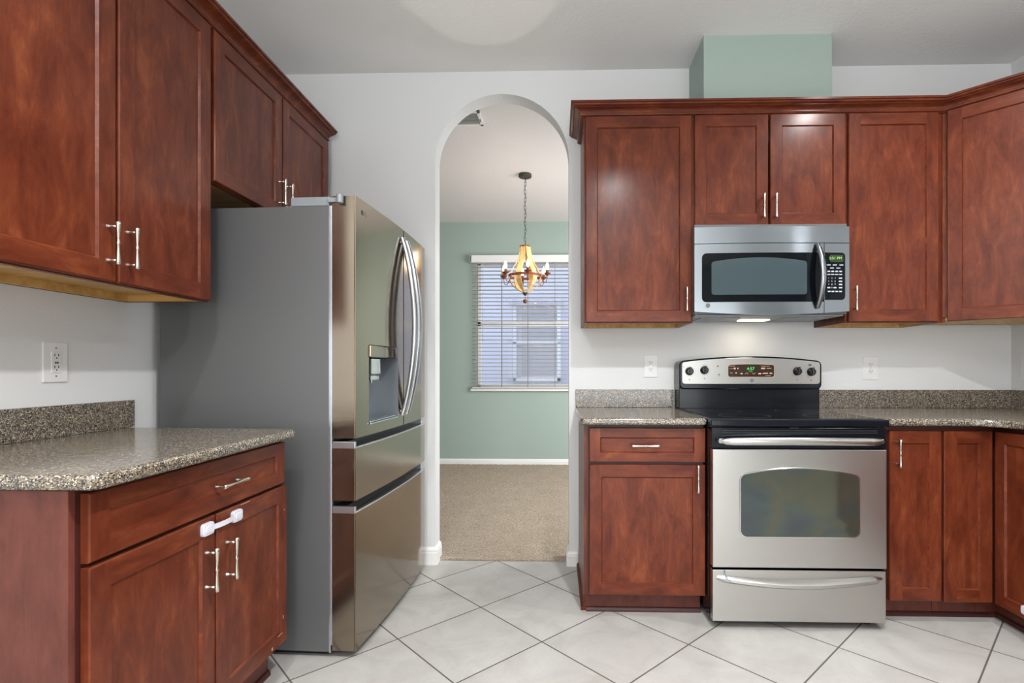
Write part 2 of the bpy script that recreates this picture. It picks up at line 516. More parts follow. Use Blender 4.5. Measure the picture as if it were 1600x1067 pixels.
# carpet with a fuzzy front edge in the arch
bm = B()
nx, ny = 230, 420
cx0, cx1, cy0, cy1 = -1.75, .55, 3.075, DY
rows = []
for j in range(ny + 1):
    f = j / ny; y = cy0 + (cy1 - cy0) * f ** 1.25
    row = []
    for i in range(nx + 1):
        x = cx0 + (cx1 - cx0) * i / nx
        z = .016 + random.uniform(-.004, .004)
        yy = y
        if j == 0: z = 0.001; yy += random.uniform(-.003, .003)
        if j == 1: z = .010; yy = cy0 + random.uniform(-.004, .003)
        row.append(bm.verts.new((x + random.uniform(-.002, .002), yy, z)))
    rows.append(row)
for j in range(ny):
    for i in range(nx):
        f = bm.faces.new((rows[j][i], rows[j][i + 1], rows[j + 1][i + 1], rows[j + 1][i])); f.smooth = True
c = obj('carpet', bm, 'carpet'); tag(c, 'beige cut pile carpet covering the dining room floor beyond the arch', 'carpet', kind='stuff')
# the jambs of the arch cut the carpet: side pieces lie beyond the wall only
# baseboards
def baseboard(name, pts, h=.082, t=.013, label=None):
    """pts: plan polyline; the board stands to the right of the walking direction"""
    prof = [(0, 0), (t, 0), (t, h * .68), (t * .82, h * .76), (t * .82, h * .84), (t * .45, h * .95), (t * .2, h), (0, h)]
    bm = B(); rings = []
    P = [Vector((p[0], p[1])) for p in pts]
    for i, p in enumerate(P):
        d0 = (P[i] - P[i - 1]).normalized() if i else None
        d1 = (P[i + 1] - P[i]).normalized() if i < len(P) - 1 else None
        nr = lambda d: Vector((d.y, -d.x))
        if d0 is None: m = nr(d1)
        elif d1 is None: m = nr(d0)
        else:
            m = (nr(d0) + nr(d1)).normalized(); m = m / max(.3, m.dot(nr(d0)))
        rings.append([bm.verts.new((p.x + m.x * a, p.y + m.y * a, b)) for a, b in prof])
    for i in range(len(rings) - 1):
        for k in range(len(prof)):
            k2 = (k + 1) % len(prof)
            bm.faces.new((rings[i][k], rings[i][k2], rings[i + 1][k2], rings[i + 1][k]))
    bm.faces.new(rings[0]); bm.faces.new(list(reversed(rings[-1])))
    bmesh.ops.recalc_face_normals(bm, faces=bm.faces)
    return struct(name, bm, 'trim', label)
baseboard('baseboard_left', [(XL, YW), (ax0, YW), (ax0, YW + .115)], .10, .014, 'white baseboard wrapping the left foot of the arch')
baseboard('baseboard_right', [(ax1, YW + .115), (ax1, YW), (.118, YW)], .082, .014, 'white baseboard wrapping the right foot of the arch')
baseboard('baseboard_dining', [(-2.99, DY), (2.59, DY)], .078, .014, 'white baseboard below the green wall')

# ------------------------------------------------------------------ dining window, blinds, neighbour
bm = B()
fy0, fy1 = DY + .05, DY + .10
for a in ((wx0, wx0 + .045, wz0, wz1), (wx1 - .045, wx1, wz0, wz1), (wx0, wx1, wz0, wz0 + .045), (wx0, wx1, wz1 - .045, wz1), (wx0, wx1, 1.635, 1.69)):
    box(bm, a[0], a[1], fy0, fy1, a[2], a[3], .004)
wf = struct('window_1', bm, 'trim', 'white framed dining window behind the blind')
bm = B(); box(bm, wx0 + .04, wx1 - .04, DY + .072, DY + .078, wz0 + .04, wz1 - .04); obj('pane', bm, 'glass', wf)
bm = B(); box(bm, -1.01, wx1 + .065, DY - .035, DY + .05, wz0 - .032, wz0 - .002, .006); obj('window_sill', bm, 'trim', wf)

bl = thing('window_blind', 'white horizontal slat blind lowered over the dining room window', 'window blind', (-.04, DY, wz0))
bm = B()
box(bm, -1.01, wx1 + .065, DY - .075, DY - .058, 2.368, 2.452, .004)
box(bm, -1.01, -.995, DY - .075, DY - .001, 2.368, 2.452)
box(bm, wx1 + .05, wx1 + .065, DY - .075, DY - .001, 2.368, 2.452)
obj('valance', bm, 'trim', bl, True)
bm = B()
ns = 33
for i in range(ns):
    z = .935 + i * .0446
    c_, s_ = math.cos(math.radians(7)) * .024, -math.sin(math.radians(7)) * .024
    y = DY - .030
    A = [(y - c_, z - s_), (y, z + .0015), (y + c_, z + s_), (y + c_, z + s_ + .0028), (y, z + .0043), (y - c_, z - s_ + .0028)]
    prism(bm, A, 'x', wx0 - .045, wx1 + .045)
obj('slats', bm, 'slat', bl, True)
bm = B(); box(bm, wx0 - .045, wx1 + .045, DY - .055, DY - .006, .905, .925, .003); obj('bottom_rail', bm, 'slat', bl, True)
for x in (-.93, -.645, -.34, -.025, .29, .6, .87):
    for dy in (-.056, -.004):
        bm = B(); box(bm, x - .003, x + .003, DY + dy - .0006, DY + dy + .0006, .92, 2.40); obj('ladder_cord', bm, 'tape', bl, True)
bm = B(); tube(bm, [(-.86, DY - .06, 2.38), (-.86, DY - .062, 1.45)], .003, 6); obj('tilt_wand', bm, 'slat', bl, True)

nh = thing('neighbouring_house', 'pale lilac stucco house wall seen through the blind', 'house', (0, 9, 0))
bm = B(); box(bm, -7, 7, 9.0, 9.3, -.5, 6.5); obj('wall', bm, 'siding', nh, True)
bm = B()
for a in ((-.76, -.70, .92, 2.22), (.0, .06, .92, 2.22), (-.76, .06, .92, .99), (-.76, .06, 1.55, 1.60)):
    box(bm, a[0], a[1], 8.95, 9.0, a[2], a[3], .005)
nw = obj('window', bm, 'trim', nh, True)
bm = B(); box(bm, -.70, .0, 8.97, 8.995, .99, 2.2); obj('pane', bm, 'siding_win', nw, False); nw.children[0].data.transform(Matrix.Translation(-nh.location))
bm = B(); box(bm, -.82, .12, 8.9, 9.0, 2.22, 2.28, .01); obj('window_head', bm, 'siding_win', nh, True)
bm = B(); box(bm, -9, 9, DY + .14, 9.0, -.6, -.1); struct('ground', bm, 'carpet')

# ------------------------------------------------------------------ ceiling vent in dining room
vt = thing('ceiling_vent', 'white louvred air vent on the dining room ceiling', 'air vent', (-.66, 3.56, ZC))
bm = B()
vx0, vx1, vy0, vy1 = -.86, -.515, 3.455, 3.66
for a in ((vx0, vx1, vy0, vy0 + .022), (vx0, vx1, vy1 - .022, vy1), (vx0, vx0 + .022, vy0, vy1), (vx1 - .022, vx1, vy0, vy1)):
    box(bm, a[0], a[1], a[2], a[3], ZC - .012, ZC, .002)
obj('frame', bm, 'trim', vt, True)
bm = B()
for i in range(9):
    y = vy0 + .03 + i * .018
    prism(bm, [(y, ZC - .010), (y + .003, ZC - .010), (y + .013, ZC - .001), (y + .010, ZC - .001)], 'x', vx0 + .02, vx1 - .02)
obj('louvres', bm, 'trim', vt, True)
bm = B(); box(bm, vx0 + .02, vx1 - .02, vy0 + .02, vy1 - .02, ZC - .0012, ZC - .0004); obj('duct_opening', bm, 'vent_grey', vt, True)
bm = B(); tube(bm, [(vx1 - .012, 3.56, ZC - .012), (vx1 - .012, 3.57, ZC - .028)], .003, 6); obj('damper_lever', bm, 'iron', vt, True)

# ------------------------------------------------------------------ cabinet hardware and doors
def handle_mesh():
    bm = B(); L = .0625
    prof = [(.0040, -L), (.0062, -L + .001), (.0064, -L + .010), (.0052, -.038), (.0036, -.014), (.0034, -.005), (.0050, -.002), (.0050, .002), (.0034, .005), (.0036, .014), (.0052, .038), (.0064, L - .010), (.0062, L - .001), (.0040, L)]
    lathe(bm, (0, -.030, 0), prof, 'z', 14)
    for z in (-.049, .049):
        lathe(bm, (0, -.0315, z), [(.0036, 0), (.0036, .018), (.0048, .026), (.0072, .0312), (.0072, .0315)], 'y', 12)
    me = bpy.data.meshes.new('handle'); bm.to_mesh(me); bm.free(); me.materials.append(M['nickel'])
    return me
HM = handle_mesh()
def handle(parent, x, z, horiz=False, y=-.020):
    o = bpy.data.objects.new('handle', HM); COL.objects.link(o); o.parent = parent
    o.location = (x, y, z)
    if horiz: o.rotation_euler = (0, PI / 2, 0)
    return o

def front(parent, name, x0, x1, z0, z1, st=.058, rl=None, hnd=None, y0=0.0, t=.020):
    """shaker front: y0 = carcass face, sticks out to y0 - t"""
    rl = rl or st
    bm = B(); e = .003; rec = .0075; bw = .005
    yf = y0 - t
    def rect(i, k, y): return [(x0 + i, y, z0 + k), (x1 - i, y, z0 + k), (x1 - i, y, z1 - k), (x0 + i, y, z1 - k)]
    R0 = [bm.verts.new(p) for p in rect(0, 0, y0)]
    R1 = [bm.verts.new(p) for p in rect(0, 0, yf + e)]
    R2 = [bm.verts.new(p) for p in rect(e, e, yf)]
    R3 = [bm.verts.new(p) for p in rect(st, rl, yf)]
    R4 = [bm.verts.new(p) for p in rect(st + bw, rl + bw, yf + rec)]
    top = [bm.verts.new((x0 + st, yf, z1 - e)), bm.verts.new((x1 - st, yf, z1 - e))]
    bot = [bm.verts.new((x0 + st, yf, z0 + e)), bm.verts.new((x1 - st, yf, z0 + e))]
    def F(vs, m=0):
        f = bm.faces.new(vs); f.material_index = m
    F(list(reversed(R0)))
    for a, b in ((R0, R1),):
        for k in range(4): F([a[k], a[(k + 1) % 4], b[(k + 1) % 4], b[k]], k % 2 == 0 and 1 or 0)
    # edge chamfers
    F([R1[0], R1[1], R2[1], bot[1], bot[0], R2[0]], 1)
    F([R1[2], R1[3], R2[3], top[0], top[1], R2[2]], 1)
    F([R1[1], R1[2], R2[2], R2[1]], 0); F([R1[3], R1[0], R2[0], R2[3]], 0)
    # stiles run full height, rails sit between them
    F([R2[0], bot[0], R3[0], R3[3], top[0], R2[3]], 0)
    F([bot[1], R2[1], R2[2], top[1], R3[2], R3[1]], 0)
    F([bot[0], bot[1], R3[1], R3[0]], 1)
    F([R3[3], R3[2], top[1], top[0]], 1)
    for k in range(4): F([R3[k], R3[(k + 1) % 4], R4[(k + 1) % 4], R4[k]], 1)
    F(R4, 1 if (z1 - z0) < .2 else 0)
    bmesh.ops.recalc_face_normals(bm, faces=bm.faces)
    d = obj(name, bm, ['wood', 'wood_h', 'wood_dark'], parent)
    if hnd: handle(d, hnd[0], hnd[1], len(hnd) > 2 and hnd[2], yf)
    return d

def wall_cabinet(label, loc, rotz, w, z0, z1, doors, depth=.318, group='cherry wall cabinets'):
    """local: x along face, y=0 carcass front, +y to the wall"""
    t = thing('wall_cabinet', label, 'cabinet', loc, rotz, group)
    bm = B(); s = .018
    box(bm, 0, s, 0, depth, z0, z1); box(bm, w - s, w, 0, depth, z0, z1)
    box(bm, s, w - s, 0, .02, z0, z0 + .04); box(bm, s, w - s, 0, .02, z1 - .05, z1)
    box(bm, s, w - s, depth - .006, depth, z0, z1)
    box(bm, s, w - s, .02, depth - .006, z1 - s, z1)
    obj('carcass', bm, 'wood', t)
    bm = B()
    box(bm, s, w - s, .02, depth - .006, z0 + .026, z0 + .036)
    box(bm, s, s + .004, .02, depth - .006, z0 + .001, z0 + .026)
    box(bm, w - s - .004, w - s, .02, depth - .006, z0 + .001, z0 + .026)
    box(bm, s, w - s, depth - .026, depth - .007, z0 + .001, z0 + .026)
    o = obj('underside', bm, 'maple', t); o['label'] = 'bare maple underside'
    for d in doors: front(t, 'door', *d[:4], hnd=d[4])
    return t

# right run of wall cabinets (faces -Y); carcass face Y = 2.69
YF = 2.69; UB = 1.372; UT = 2.425
def UR(label, x0, x1, zb, doors):
    w = x1 - x0
    ds = [(a - x0, b - x0, zb, UT, (h - x0, hz) if h else None) for a, b, h, hz in doors]
    return wall_cabinet(label, (x0, YF, 0), 0, w, zb - .004, UT + .02, ds, depth=YW - YF)
UR('tall single-door cherry wall cabinet beside the arch, left of the microwave', .136, .694, UB, [(.146, .684, .655, 1.486)])
UR('short two-door cherry wall cabinet directly above the microwave', .694, 1.462, 1.863, [(.700, 1.070, 1.040, 1.954), (1.080, 1.455, 1.100, 1.954)])
UR('tall narrow single-door cherry wall cabinet right of the microwave', 1.462, 1.945, UB, [(1.472, 1.916, 1.495, 1.486)])
# diagonal corner cabinet
dc = thing('wall_cabinet', 'diagonal corner cherry wall cabinet at the right edge', 'cabinet', (1.948, YF, 0), -PI / 4, 'cherry wall cabinets')
dl = .45
bm = B()
c45 = math.cos(PI / 4)
pl = [(1.948, YF), (1.948 + dl * c45, YF - dl * c45), (XR - .002, YF - dl * c45), (XR - .002, YW - .002), (1.948, YW - .002)]
prism(bm, pl, 'z', UB + .022, UT + .02)
box(bm, 1.948, 1.962, YF, YW - .002, UB - .004, UB + .024)
obj('carcass', bm, 'wood', dc, True)
bm = B(); prism(bm, [(p[0] * .96 + 2.28 * .04, p[1] * .96 + 2.75 * .04) for p in pl], 'z', UB + .008, UB + .0215); obj('underside', bm, 'maple', dc, True)
front(dc, 'door', .022, dl - .004, UB, UT, hnd=(dl - .03, 1.486))

# left run of wall cabinets (faces +X); carcass face X = -1.315
XFc = -1.315
wall_cabinet('large two-door cherry wall cabinet over the left counter', (XFc, 1.098, 0), PI / 2, .832, 1.385, UT + .02,
             [(.006, .402, 1.389, 2.42, (.374, 1.497)), (.412, .823, 1.389, 2.42, (.442, 1.497))], depth=XFc - XL)
wall_cabinet('short two-door cherry wall cabinet above the refrigerator', (XFc, 1.934, 0), PI / 2, 1.002, 1.845, UT + .02,
             [(.008, .494, 1.848, 2.42, (.466, 1.958)), (.503, .990, 1.848, 2.42, (.531, 1.958))], depth=XFc - XL)

# crown mouldings
def crown(name, pts, label, z0=2.425, endcap=True):
    prof = [(0, 0), (.008, 0), (.008, .004), (.014, .004), (.018, .007), (.019, .012), (.015, .016), (.015, .019), (.018, .024), (.024, .029), (.033, .033), (.043, .036), (.043, .040), (.050, .040), (.056, .043), (.058, .047), (.058, .050), (.065, .050), (.065, .060), (0, .060)]
    bm = B(); rings = []
    P = [Vector(p) for p in pts]
    nr = lambda d: Vector((d.y, -d.x))
    for i, p in enumerate(P):
        d0 = (P[i] - P[i - 1]).normalized() if i else None
        d1 = (P[i + 1] - P[i]).normalized() if i < len(P) - 1 else None
        if d0 is None: m = nr(d1)
        elif d1 is None: m = nr(d0)
        else:
            m = nr(d0) + nr(d1); m = m / m.dot(nr(d0))
        rings.append([bm.verts.new((p.x + m.x * a, p.y + m.y * a, z0 + b)) for a, b in prof])
    for i in range(len(rings) - 1):
        for k in range(len(prof)):
            k2 = (k + 1) % len(prof)
            bm.faces.new((rings[i][k], rings[i][k2], rings[i + 1][k2], rings[i + 1][k]))
    bm.faces.new(rings[0]); bm.faces.new(list(reversed(rings[-1])))
    bmesh.ops.recalc_face_normals(bm, faces=bm.faces)
    o = obj(name, bm, 'wood_h'); tag(o, label, 'moulding', 'cherry crown mouldings')
    return o
# the run must keep its outward side to the right of the walking direction
cy = YF - .001
crown('crown_molding', [(.135, YW - .001), (.135, cy), (1.948, cy), (1.948 + dl * c45, cy - dl * c45), (XR - .001, cy - dl * c45)], 'stepped cherry crown moulding topping the right-hand wall cabinets')
crown('crown_molding', [(XFc + .001, 1.08), (XFc + .001, 2.938)], 'stepped cherry crown moulding topping the left-hand wall cabinets')

# ------------------------------------------------------------------ base cabinets
def base_cabinet(name, label, loc, rotz, w, depth, fronts, toe_z=.10, group='cherry base cabinets', end_panels=True, toe_d=.055):
    t = thing(name, label, 'cabinet', loc, rotz, group)
    bm = B()
    box(bm, 0, w, .001, depth, toe_z, .880, 0)
    obj('carcass', bm, 'wood_dark', t)
    bm = B(); box(bm, 0, w, toe_d, toe_d + .016, 0, toe_z + .001); obj('toe_kick', bm, 'laminate', t)
    bm = B()
    prism(bm, [(toe_d - .012, 0), (toe_d, 0), (toe_d, .020), (toe_d - .006, .018), (toe_d - .011, .010)], 'x', .0, w)
    obj('shoe_molding', bm, 'wood_dark', t)
    for nm, a, b, z0, z1, h in fronts:
        front(t, nm, a, b, z0, z1, st=.055 if nm == 'door' else .05, rl=.055 if nm == 'door' else .043, hnd=h)
    return t
YB = 2.40
# between arch and range
bc = base_cabinet('base_cabinet', 'one-door one-drawer cherry base cabinet between arch and range', (.136, YB, 0), 0, .532, YW - YB - .001,
    [('door', .011, .548 - .012, .105, .698, (.497, .640)), ('drawer', .011, .548 - .012, .710, .866, (.262, .788, True))], .10)
bm = B()
prism(bm, [(YB + .001, .10), (YB + .001, .880), (YW - .001, .880), (YW - .001, 0), (YB + .055, 0), (YB + .055, .10)], 'x', .124, .136)
box(bm, .112, .124, YB + .055, YW - .001, 0, .018)
o = obj('side_panel', bm, 'wood', bc, True)
# right of range
base_cabinet('base_cabinet', 'narrow one-door cherry base cabinet immediately right of the range', (1.470, YB - .01, 0), 0, .25, YW - YB + .009,
    [('door', .016, .245, .098, .858, (.045, .760))], .10)
cb = base_cabinet('base_cabinet', 'corner cherry base cabinet with two doors meeting at a right angle', (1.722, YB - .01, 0), 0, .836, YW - YB + .009,
    [('door', .004, .215, .094, .858, None)], .10)
# leg of the corner cabinet that faces the left
bm = B(); box(bm, 1.960, XR - .002, 2.09, YB - .01, .10, .880); obj('carcass', bm, 'wood_dark', cb, True)
bm = B(); box(bm, 2.015, 2.031, 2.09, YB + .045, 0, .10); obj('toe_kick', bm, 'laminate', cb, True)
bm = B(); box(bm, 2.003, 2.015, 2.09, YB + .045, 0, .02, .003); obj('shoe_molding', bm, 'wood_dark', cb, True)
d = front(cb, 'door', 0, .262, .094, .858, st=.05, hnd=(.232, .765))
M4 = Matrix.Translation((1.959, YB - .036, 0)) @ Matrix.Rotation(-PI / 2, 4, 'Z')
d.matrix_local = Matrix.Translation(-Vector(cb.location)) @ M4
base_cabinet('base_cabinet', 'two-door cherry base cabinet along the right wall', (1.960, 2.085, 0), -PI / 2, 1.2, XR - 1.964,
    [('door', .006, .595, .098, .858, (.56, .76)), ('door', .603, 1.194, .098, .858, (.64, .76))], .10)
# left counter cabinet (faces +X)
lc = base_cabinet('base_cabinet', 'scuffed two-door cherry base cabinet under the left counter', (-1.018, 1.076, 0), PI / 2, .832, 1.63 - 1.018 - .001,
    [('door', .012, .422, .135, .708, (.384, .562)), ('door', .430, .826, .135, .708, (.476, .562)), ('drawer', .012, .812, .718, .868, (.478, .790, True))], .12)
bm = B(); box(bm, XL + .001, -1.019, 1.062, 1.076, .0, .880); box(bm, -1.075, -1.018, 1.060, 1.076, .0, .880, .001)
o = obj('side_panel', bm, 'laminate', lc, True); o['label'] = 'flat grained end panel'
bm = B(); box(bm, -1.017, -1.013, 1.896, 1.902, .715, .878); o = obj('worn_edge_strip', bm, 'maple', lc, True); o['label'] = 'bare pale wood strip'
for (y, z, w_, h_) in ((1.882, .62, .003, .004), (1.62, .705, .05, .0012), (1.80, .152, .006, .01), (1.875, .23, .003, .012), (1.84, .176, .03, .0015)):
    bm = B(); box(bm, -.9985, -.9975, y, y + w_, z - h_ / 2, z + h_ / 2)
    o = obj('paint_chip', bm, 'print_tan', lc, True); o['label'] = 'small pale chip in the finish'

# ------------------------------------------------------------------ counters and splashes
def counter(label, pl, z0=.8815, z1=.914):
    bm = B(); prism(bm, pl, 'z', z0, z1, .011, seg=4)
    o = obj('countertop', bm, 'granite'); tag(o, label, 'countertop', 'speckled granite countertops')
    return o
def arcpts(cx, cy, r, a0, a1, n=8):
    return [(cx + r * math.cos(math.radians(a0 + (a1 - a0) * i / n)), cy + r * math.sin(math.radians(a0 + (a1 - a0) * i / n))) for i in range(n + 1)]
counter('speckled granite countertop on the left base cabinet, beside the refrigerator', [(XL + .001, 1.048)] + arcpts(-.980, 1.080, .032, -90, 0) + arcpts(-.990, 1.868, .035, 0, 90) + [(XL + .001, 1.930)])
counter('short granite countertop between the arch wall and the range', [(.104, YW - .001), (.104, 2.39)] + arcpts(.134, 2.372, .03, 180, 270)[2:] + [(.664, 2.342), (.664, YW - .001)])
counter('long granite countertop right of the range, turning the corner', [(1.434, YW - .001), (1.434, 2.342), (1.78, 2.338)] + [(1.78 + .15 * math.sin(math.radians(a)), 2.188 + .15 * math.cos(math.radians(a))) for a in range(10, 91, 10)] + [(1.930, .885), (XR - .001, .885), (XR - .001, YW - .001)])
def splash(label, a):
    bm = B(); box(bm, *a, .9145, 1.016, .0015)
    o = obj('backsplash', bm, 'granite'); tag(o, label, 'backsplash', 'low granite backsplash strips')
splash('low dark granite backsplash strip on the left wall', (XL + .001, XL + .021, 1.06, 1.948))
splash('short granite backsplash strip between arch and range', (.107, .664, YW - .021, YW - .001))
splash('granite backsplash strip on the back wall right of the range', (1.437, XR - .001, YW - .021, YW - .001))
splash('granite backsplash strip on the right-hand wall', (XR - .021, XR - .001, .9, YW - .022))

# ------------------------------------------------------------------ outlets
def outlet(label, loc, rotz, w, h, gfci=False):
    t = thing('wall_outlet', label, 'outlet', loc, rotz, 'white wall outlets')
    bm = B(); box(bm, -w / 2, w / 2, -.006, 0, -h / 2, h / 2, .003); obj('cover_plate', bm, 'plate', t)
    rc = []
    if gfci:
        bm = B(); box(bm, -.0165, .0165, -.0085, -.005, -.034, .034, .001)
        box(bm, -.006, -.001, -.0095, -.008, -.004, .001, mi=1); box(bm, .001, .006, -.0095, -.008, -.004, .001, mi=1)
        rc.append(bm)
    for z in (-.0195, .0195):
        if not gfci:
            bm = B(); prism(bm, rrect(-.0165, .0165, z - .0135, z + .0135, .008), 'y', -.008, -.005); rc.append(bm)
        for x in (-.0065, .0065): box(bm, x - .0011, x + .0011, -.0093, -.0075, z, z + .008, mi=1)
        lathe(bm, (0, -.0093, z - .006), [(.0024, 0), (.0024, .002)], 'y', 10, 1)
    for b_ in rc: obj('receptacle', b_, ['plate', 'slot'], t)
    for z in ((-.045, .045) if gfci else (0,)):
        bm = B(); lathe(bm, (0, -.0075, z), [(.003, 0), (.0034, .002)], 'y', 10); obj('screw', bm, 'fr_alu', t)
outlet('white outlet with test buttons on the left wall above the granite', (XL, 1.649, 1.156), PI / 2, .084, .130, True)
outlet('white outlet on the back wall left of the range', (.537, YW, 1.150), 0, .078, .128)
outlet('white outlet on the back wall right of the range', (1.777, YW, 1.138), 0, .084, .132)
outlet('white outlet on the right-hand wall, cut by the photo edge', (XR, 2.90, 1.135), -PI / 2, .084, .132)

# ------------------------------------------------------------------ child latches
def latch(label, loc, rotz, span, dz=0):
    t = thing('child_safety_latch', label, 'latch', loc, rotz, 'white child safety latches')
    for sx in (-1, 1):
        bm = B(); prism(bm, rrect(sx * span / 2 - .024, sx * span / 2 + .024, -.018, .018, .010), 'y', -.010, 0, .003, seg=2, bev_ends=(True, False))
        prism(bm, rrect(sx * span / 2 - .014, sx * span / 2 + .014, -.010, .010, .006), 'y', -.0125, -.009, .001, seg=1, bev_ends=(True, False))
        obj('adhesive_pad', bm, 'latch', t)
    bm = B(); n = 10; vs = []
    for i in range(n + 1):
        x = -span / 2 + .018 + (span - .036) * i / n
        y = -.007 - .006 * math.sin(PI * i / n)
        vs.append([bm.verts.new(p) for p in ((x, y, -.0075), (x, y, .0075), (x, y - .002, .0075), (x, y - .002, -.0075))])
    for i in range(n):
        for k in range(4): bm.faces.new((vs[i][k], vs[i][(k + 1) % 4], vs[i + 1][(k + 1) % 4], vs[i + 1][k]))
    bm.faces.new(vs[0]); bm.faces.new(vs[-1]); bmesh.ops.recalc_face_normals(bm, faces=bm.faces)
    obj('strap', bm, 'latch', t)
latch('white plastic child latch strapped across the left base cabinet doors', (-.998, 1.526, .679), PI / 2, .136)
latch('white plastic child latch low on the corner base cabinet door', (1.939, 2.135, .135), -PI / 2, .13)

# ------------------------------------------------------------------ refrigerator
fr = thing('refrigerator', 'stainless french door refrigerator with dispenser standing left of the arch', 'refrigerator', (-.788, 2.017, 0), math.radians(-2.6))
# local frame: x = depth (front at 0, back at -.82), y = width 0 .. .912
FW = .912
bm = B(); box(bm, -.81, -.104, .002, FW - .002, .022, 1.775, .004); obj('case', bm, 'fr_side', fr)
bm = B(); box(bm, -.104, -.094, .012, FW - .012, .03, 1.77); obj('gasket', bm, 'fr_gap', fr)
bm = B(); box(bm, -.099, -.0935, .003, .010, .05, 1.775); box(bm, -.106, -.0985, -.0005, .004, .022, 1.775); obj('edge_trim', bm, 'fr_alu', fr)
def bulge(y): # curved front profile
    u = (y / FW) * 2 - 1
    return .016 * (1 - u * u) - .001
def fdoor(name, y0, y1, z0, z1, cut=None, topgroove=False):
    bm = B(); n = 14
    ys = [y0 + (y1 - y0) * i / n for i in range(n + 1)]
    if cut: ys = sorted(set(ys + [cut[0], cut[1]]))
    r = .006
    front = [(bulge(y), y) for y in ys]
    pl = [(-.093, y0), (front[0][0] - r, y0)] + front[1:-1] if False else None
    zz = [z0, z1] if not cut else [z0, cut[2], cut[3], z1]
    grid = [[bm.verts.new((bulge(y), y, z)) for y in ys] for z in zz]
    for j in range(len(zz) - 1):
        for i in range(len(ys) - 1):
            if cut and j == 1 and ys[i] >= cut[0] - 1e-6 and ys[i + 1] <= cut[1] + 1e-6: continue
            f = bm.faces.new((grid[j][i], grid[j][i + 1], grid[j + 1][i + 1], grid[j + 1][i])); f.smooth = True
    # back and sides
    def bk(y, z): return bm.verts.new((-.093, y, z))
    b = [bk(y0, z0), bk(y1, z0), bk(y1, z1), bk(y0, z1)]
    bm.faces.new(b)
    for ring, c0, c1 in ((grid[0], b[0], b[1]), (grid[-1], b[3], b[2])):
        bm.faces.new([c0] + ring + [c1])
    bm.faces.new([b[0]] + [g[0] for g in grid] + [b[3]])
    bm.faces.new([b[1]] + [g[-1] for g in grid] + [b[2]])
    bmesh.ops.recalc_face_normals(bm, faces=bm.faces)
    es = [e for e in bm.edges if (abs(e.verts[0].co.y - e.verts[1].co.y) < 1e-6 and abs(e.verts[0].co.x - e.verts[1].co.x) < 1e-6 and e.verts[0].co.x > -.05 and (abs(e.verts[0].co.y - y0) < 1e-6 or abs(e.verts[0].co.y - y1) < 1e-6))]
    bmesh.ops.bevel(bm, geom=es, offset=.004, segments=2, affect='EDGES')
    return obj(name, bm, 'steel_fr', fr)
ysm = .515
dcut = (.118, .440, .905, 1.235)
dn = fdoor('door', .001, ysm - .002, .862, 1.812, cut=dcut)
df = fdoor('door', ysm + .002, FW, .862, 1.812)
# dispenser recess
bm = B()
c0, c1, d0, d1 = dcut; dp = -.075
xf0, xf1 = bulge(c0), bulge(c1)
quad(bm, [(dp, c0, d0 + .02), (dp, c1, d0 + .02), (dp, c1, d1), (dp, c0, d1)])
quad(bm, [(xf0, c0, d0), (dp, c0, d0 + .02), (dp, c0, d1), (xf0, c0, d1)])
quad(bm, [(xf1, c1, d0), (dp, c1, d0 + .02), (dp, c1, d1), (xf1, c1, d1)])
quad(bm, [(xf0, c0, d1), (dp, c0, d1), (dp, c1, d1), (xf1, c1, d1)])
quad(bm, [(xf0, c0, d0), (dp, c0, d0 + .02), (dp, c1, d0 + .02), (xf1, c1, d0)])
dsp = obj('water_dispenser', bm, 'disp', dn)
bm = B(); box(bm, -.055, .0135, c0 + .003, c1 - .003, d1 - .052, d1 - .002, .004); obj('control_panel', bm, 'steel_fr', dsp)
bm = B(); box(bm, -.05, -.008, c0 + .06, c0 + .165, d1 - .125, d1 - .052, .006); box(bm, -.045, -.013, c0 + .065, c0 + .160, d1 - .150, d1 - .128, .005)
lathe(bm, (-.03, c0 + .112, d1 - .162), [(.006, 0), (.009, .014)], 'z', 12); obj('spout', bm, 'chrome', dsp)
bm = B(); tube(bm, [(.0125, c0 + .004, d0 + .003), (.0145, c1 - .004, d0 + .003)], .0035, 6); box(bm, -.07, .008, c0 + .01, c1 - .01, d0 + .006, d0 + .012, .002); obj('drip_tray', bm, 'fr_alu', dsp)
# hinge cover
bm = B(); box(bm, -.265, -.108, .006, .10, 1.776, 1.812, .004); obj('hinge_cover', bm, 'fr_trim', fr)
bm = B(); box(bm, -.110, -.058, -.006, .0, 1.786, 1.804, .002); lathe(bm, (-.056, -.013, 1.780), [(.013, 0), (.0135, .030), (.011, .033)], 'z', 16); obj('hinge', bm, 'fr_trim', fr)
# bowed handles
for (d_, y) in ((dn, ysm - .030), (df, ysm + .034)):
    bm = B(); n = 24; pts = []; rs = []
    for i in range(n + 1):
        u = i / n; z = .912 + (1.765 - .912) * u
        x = bulge(y) + .006 + .062 * math.sin(PI * u) ** .85
        pts.append((x, y, z)); rs.append(.011 + .0035 * math.sin(PI * u))
    tube(bm, pts, rs, 14, flat=1.5, ref=(1, 0, 0))
    for z in (.925, 1.752): box(bm, bulge(y) - .001, bulge(y) + .013, y - .010, y + .010, z - .012, z + .012, .003)
    o = obj('handle', bm, 'fr_alu', d_)
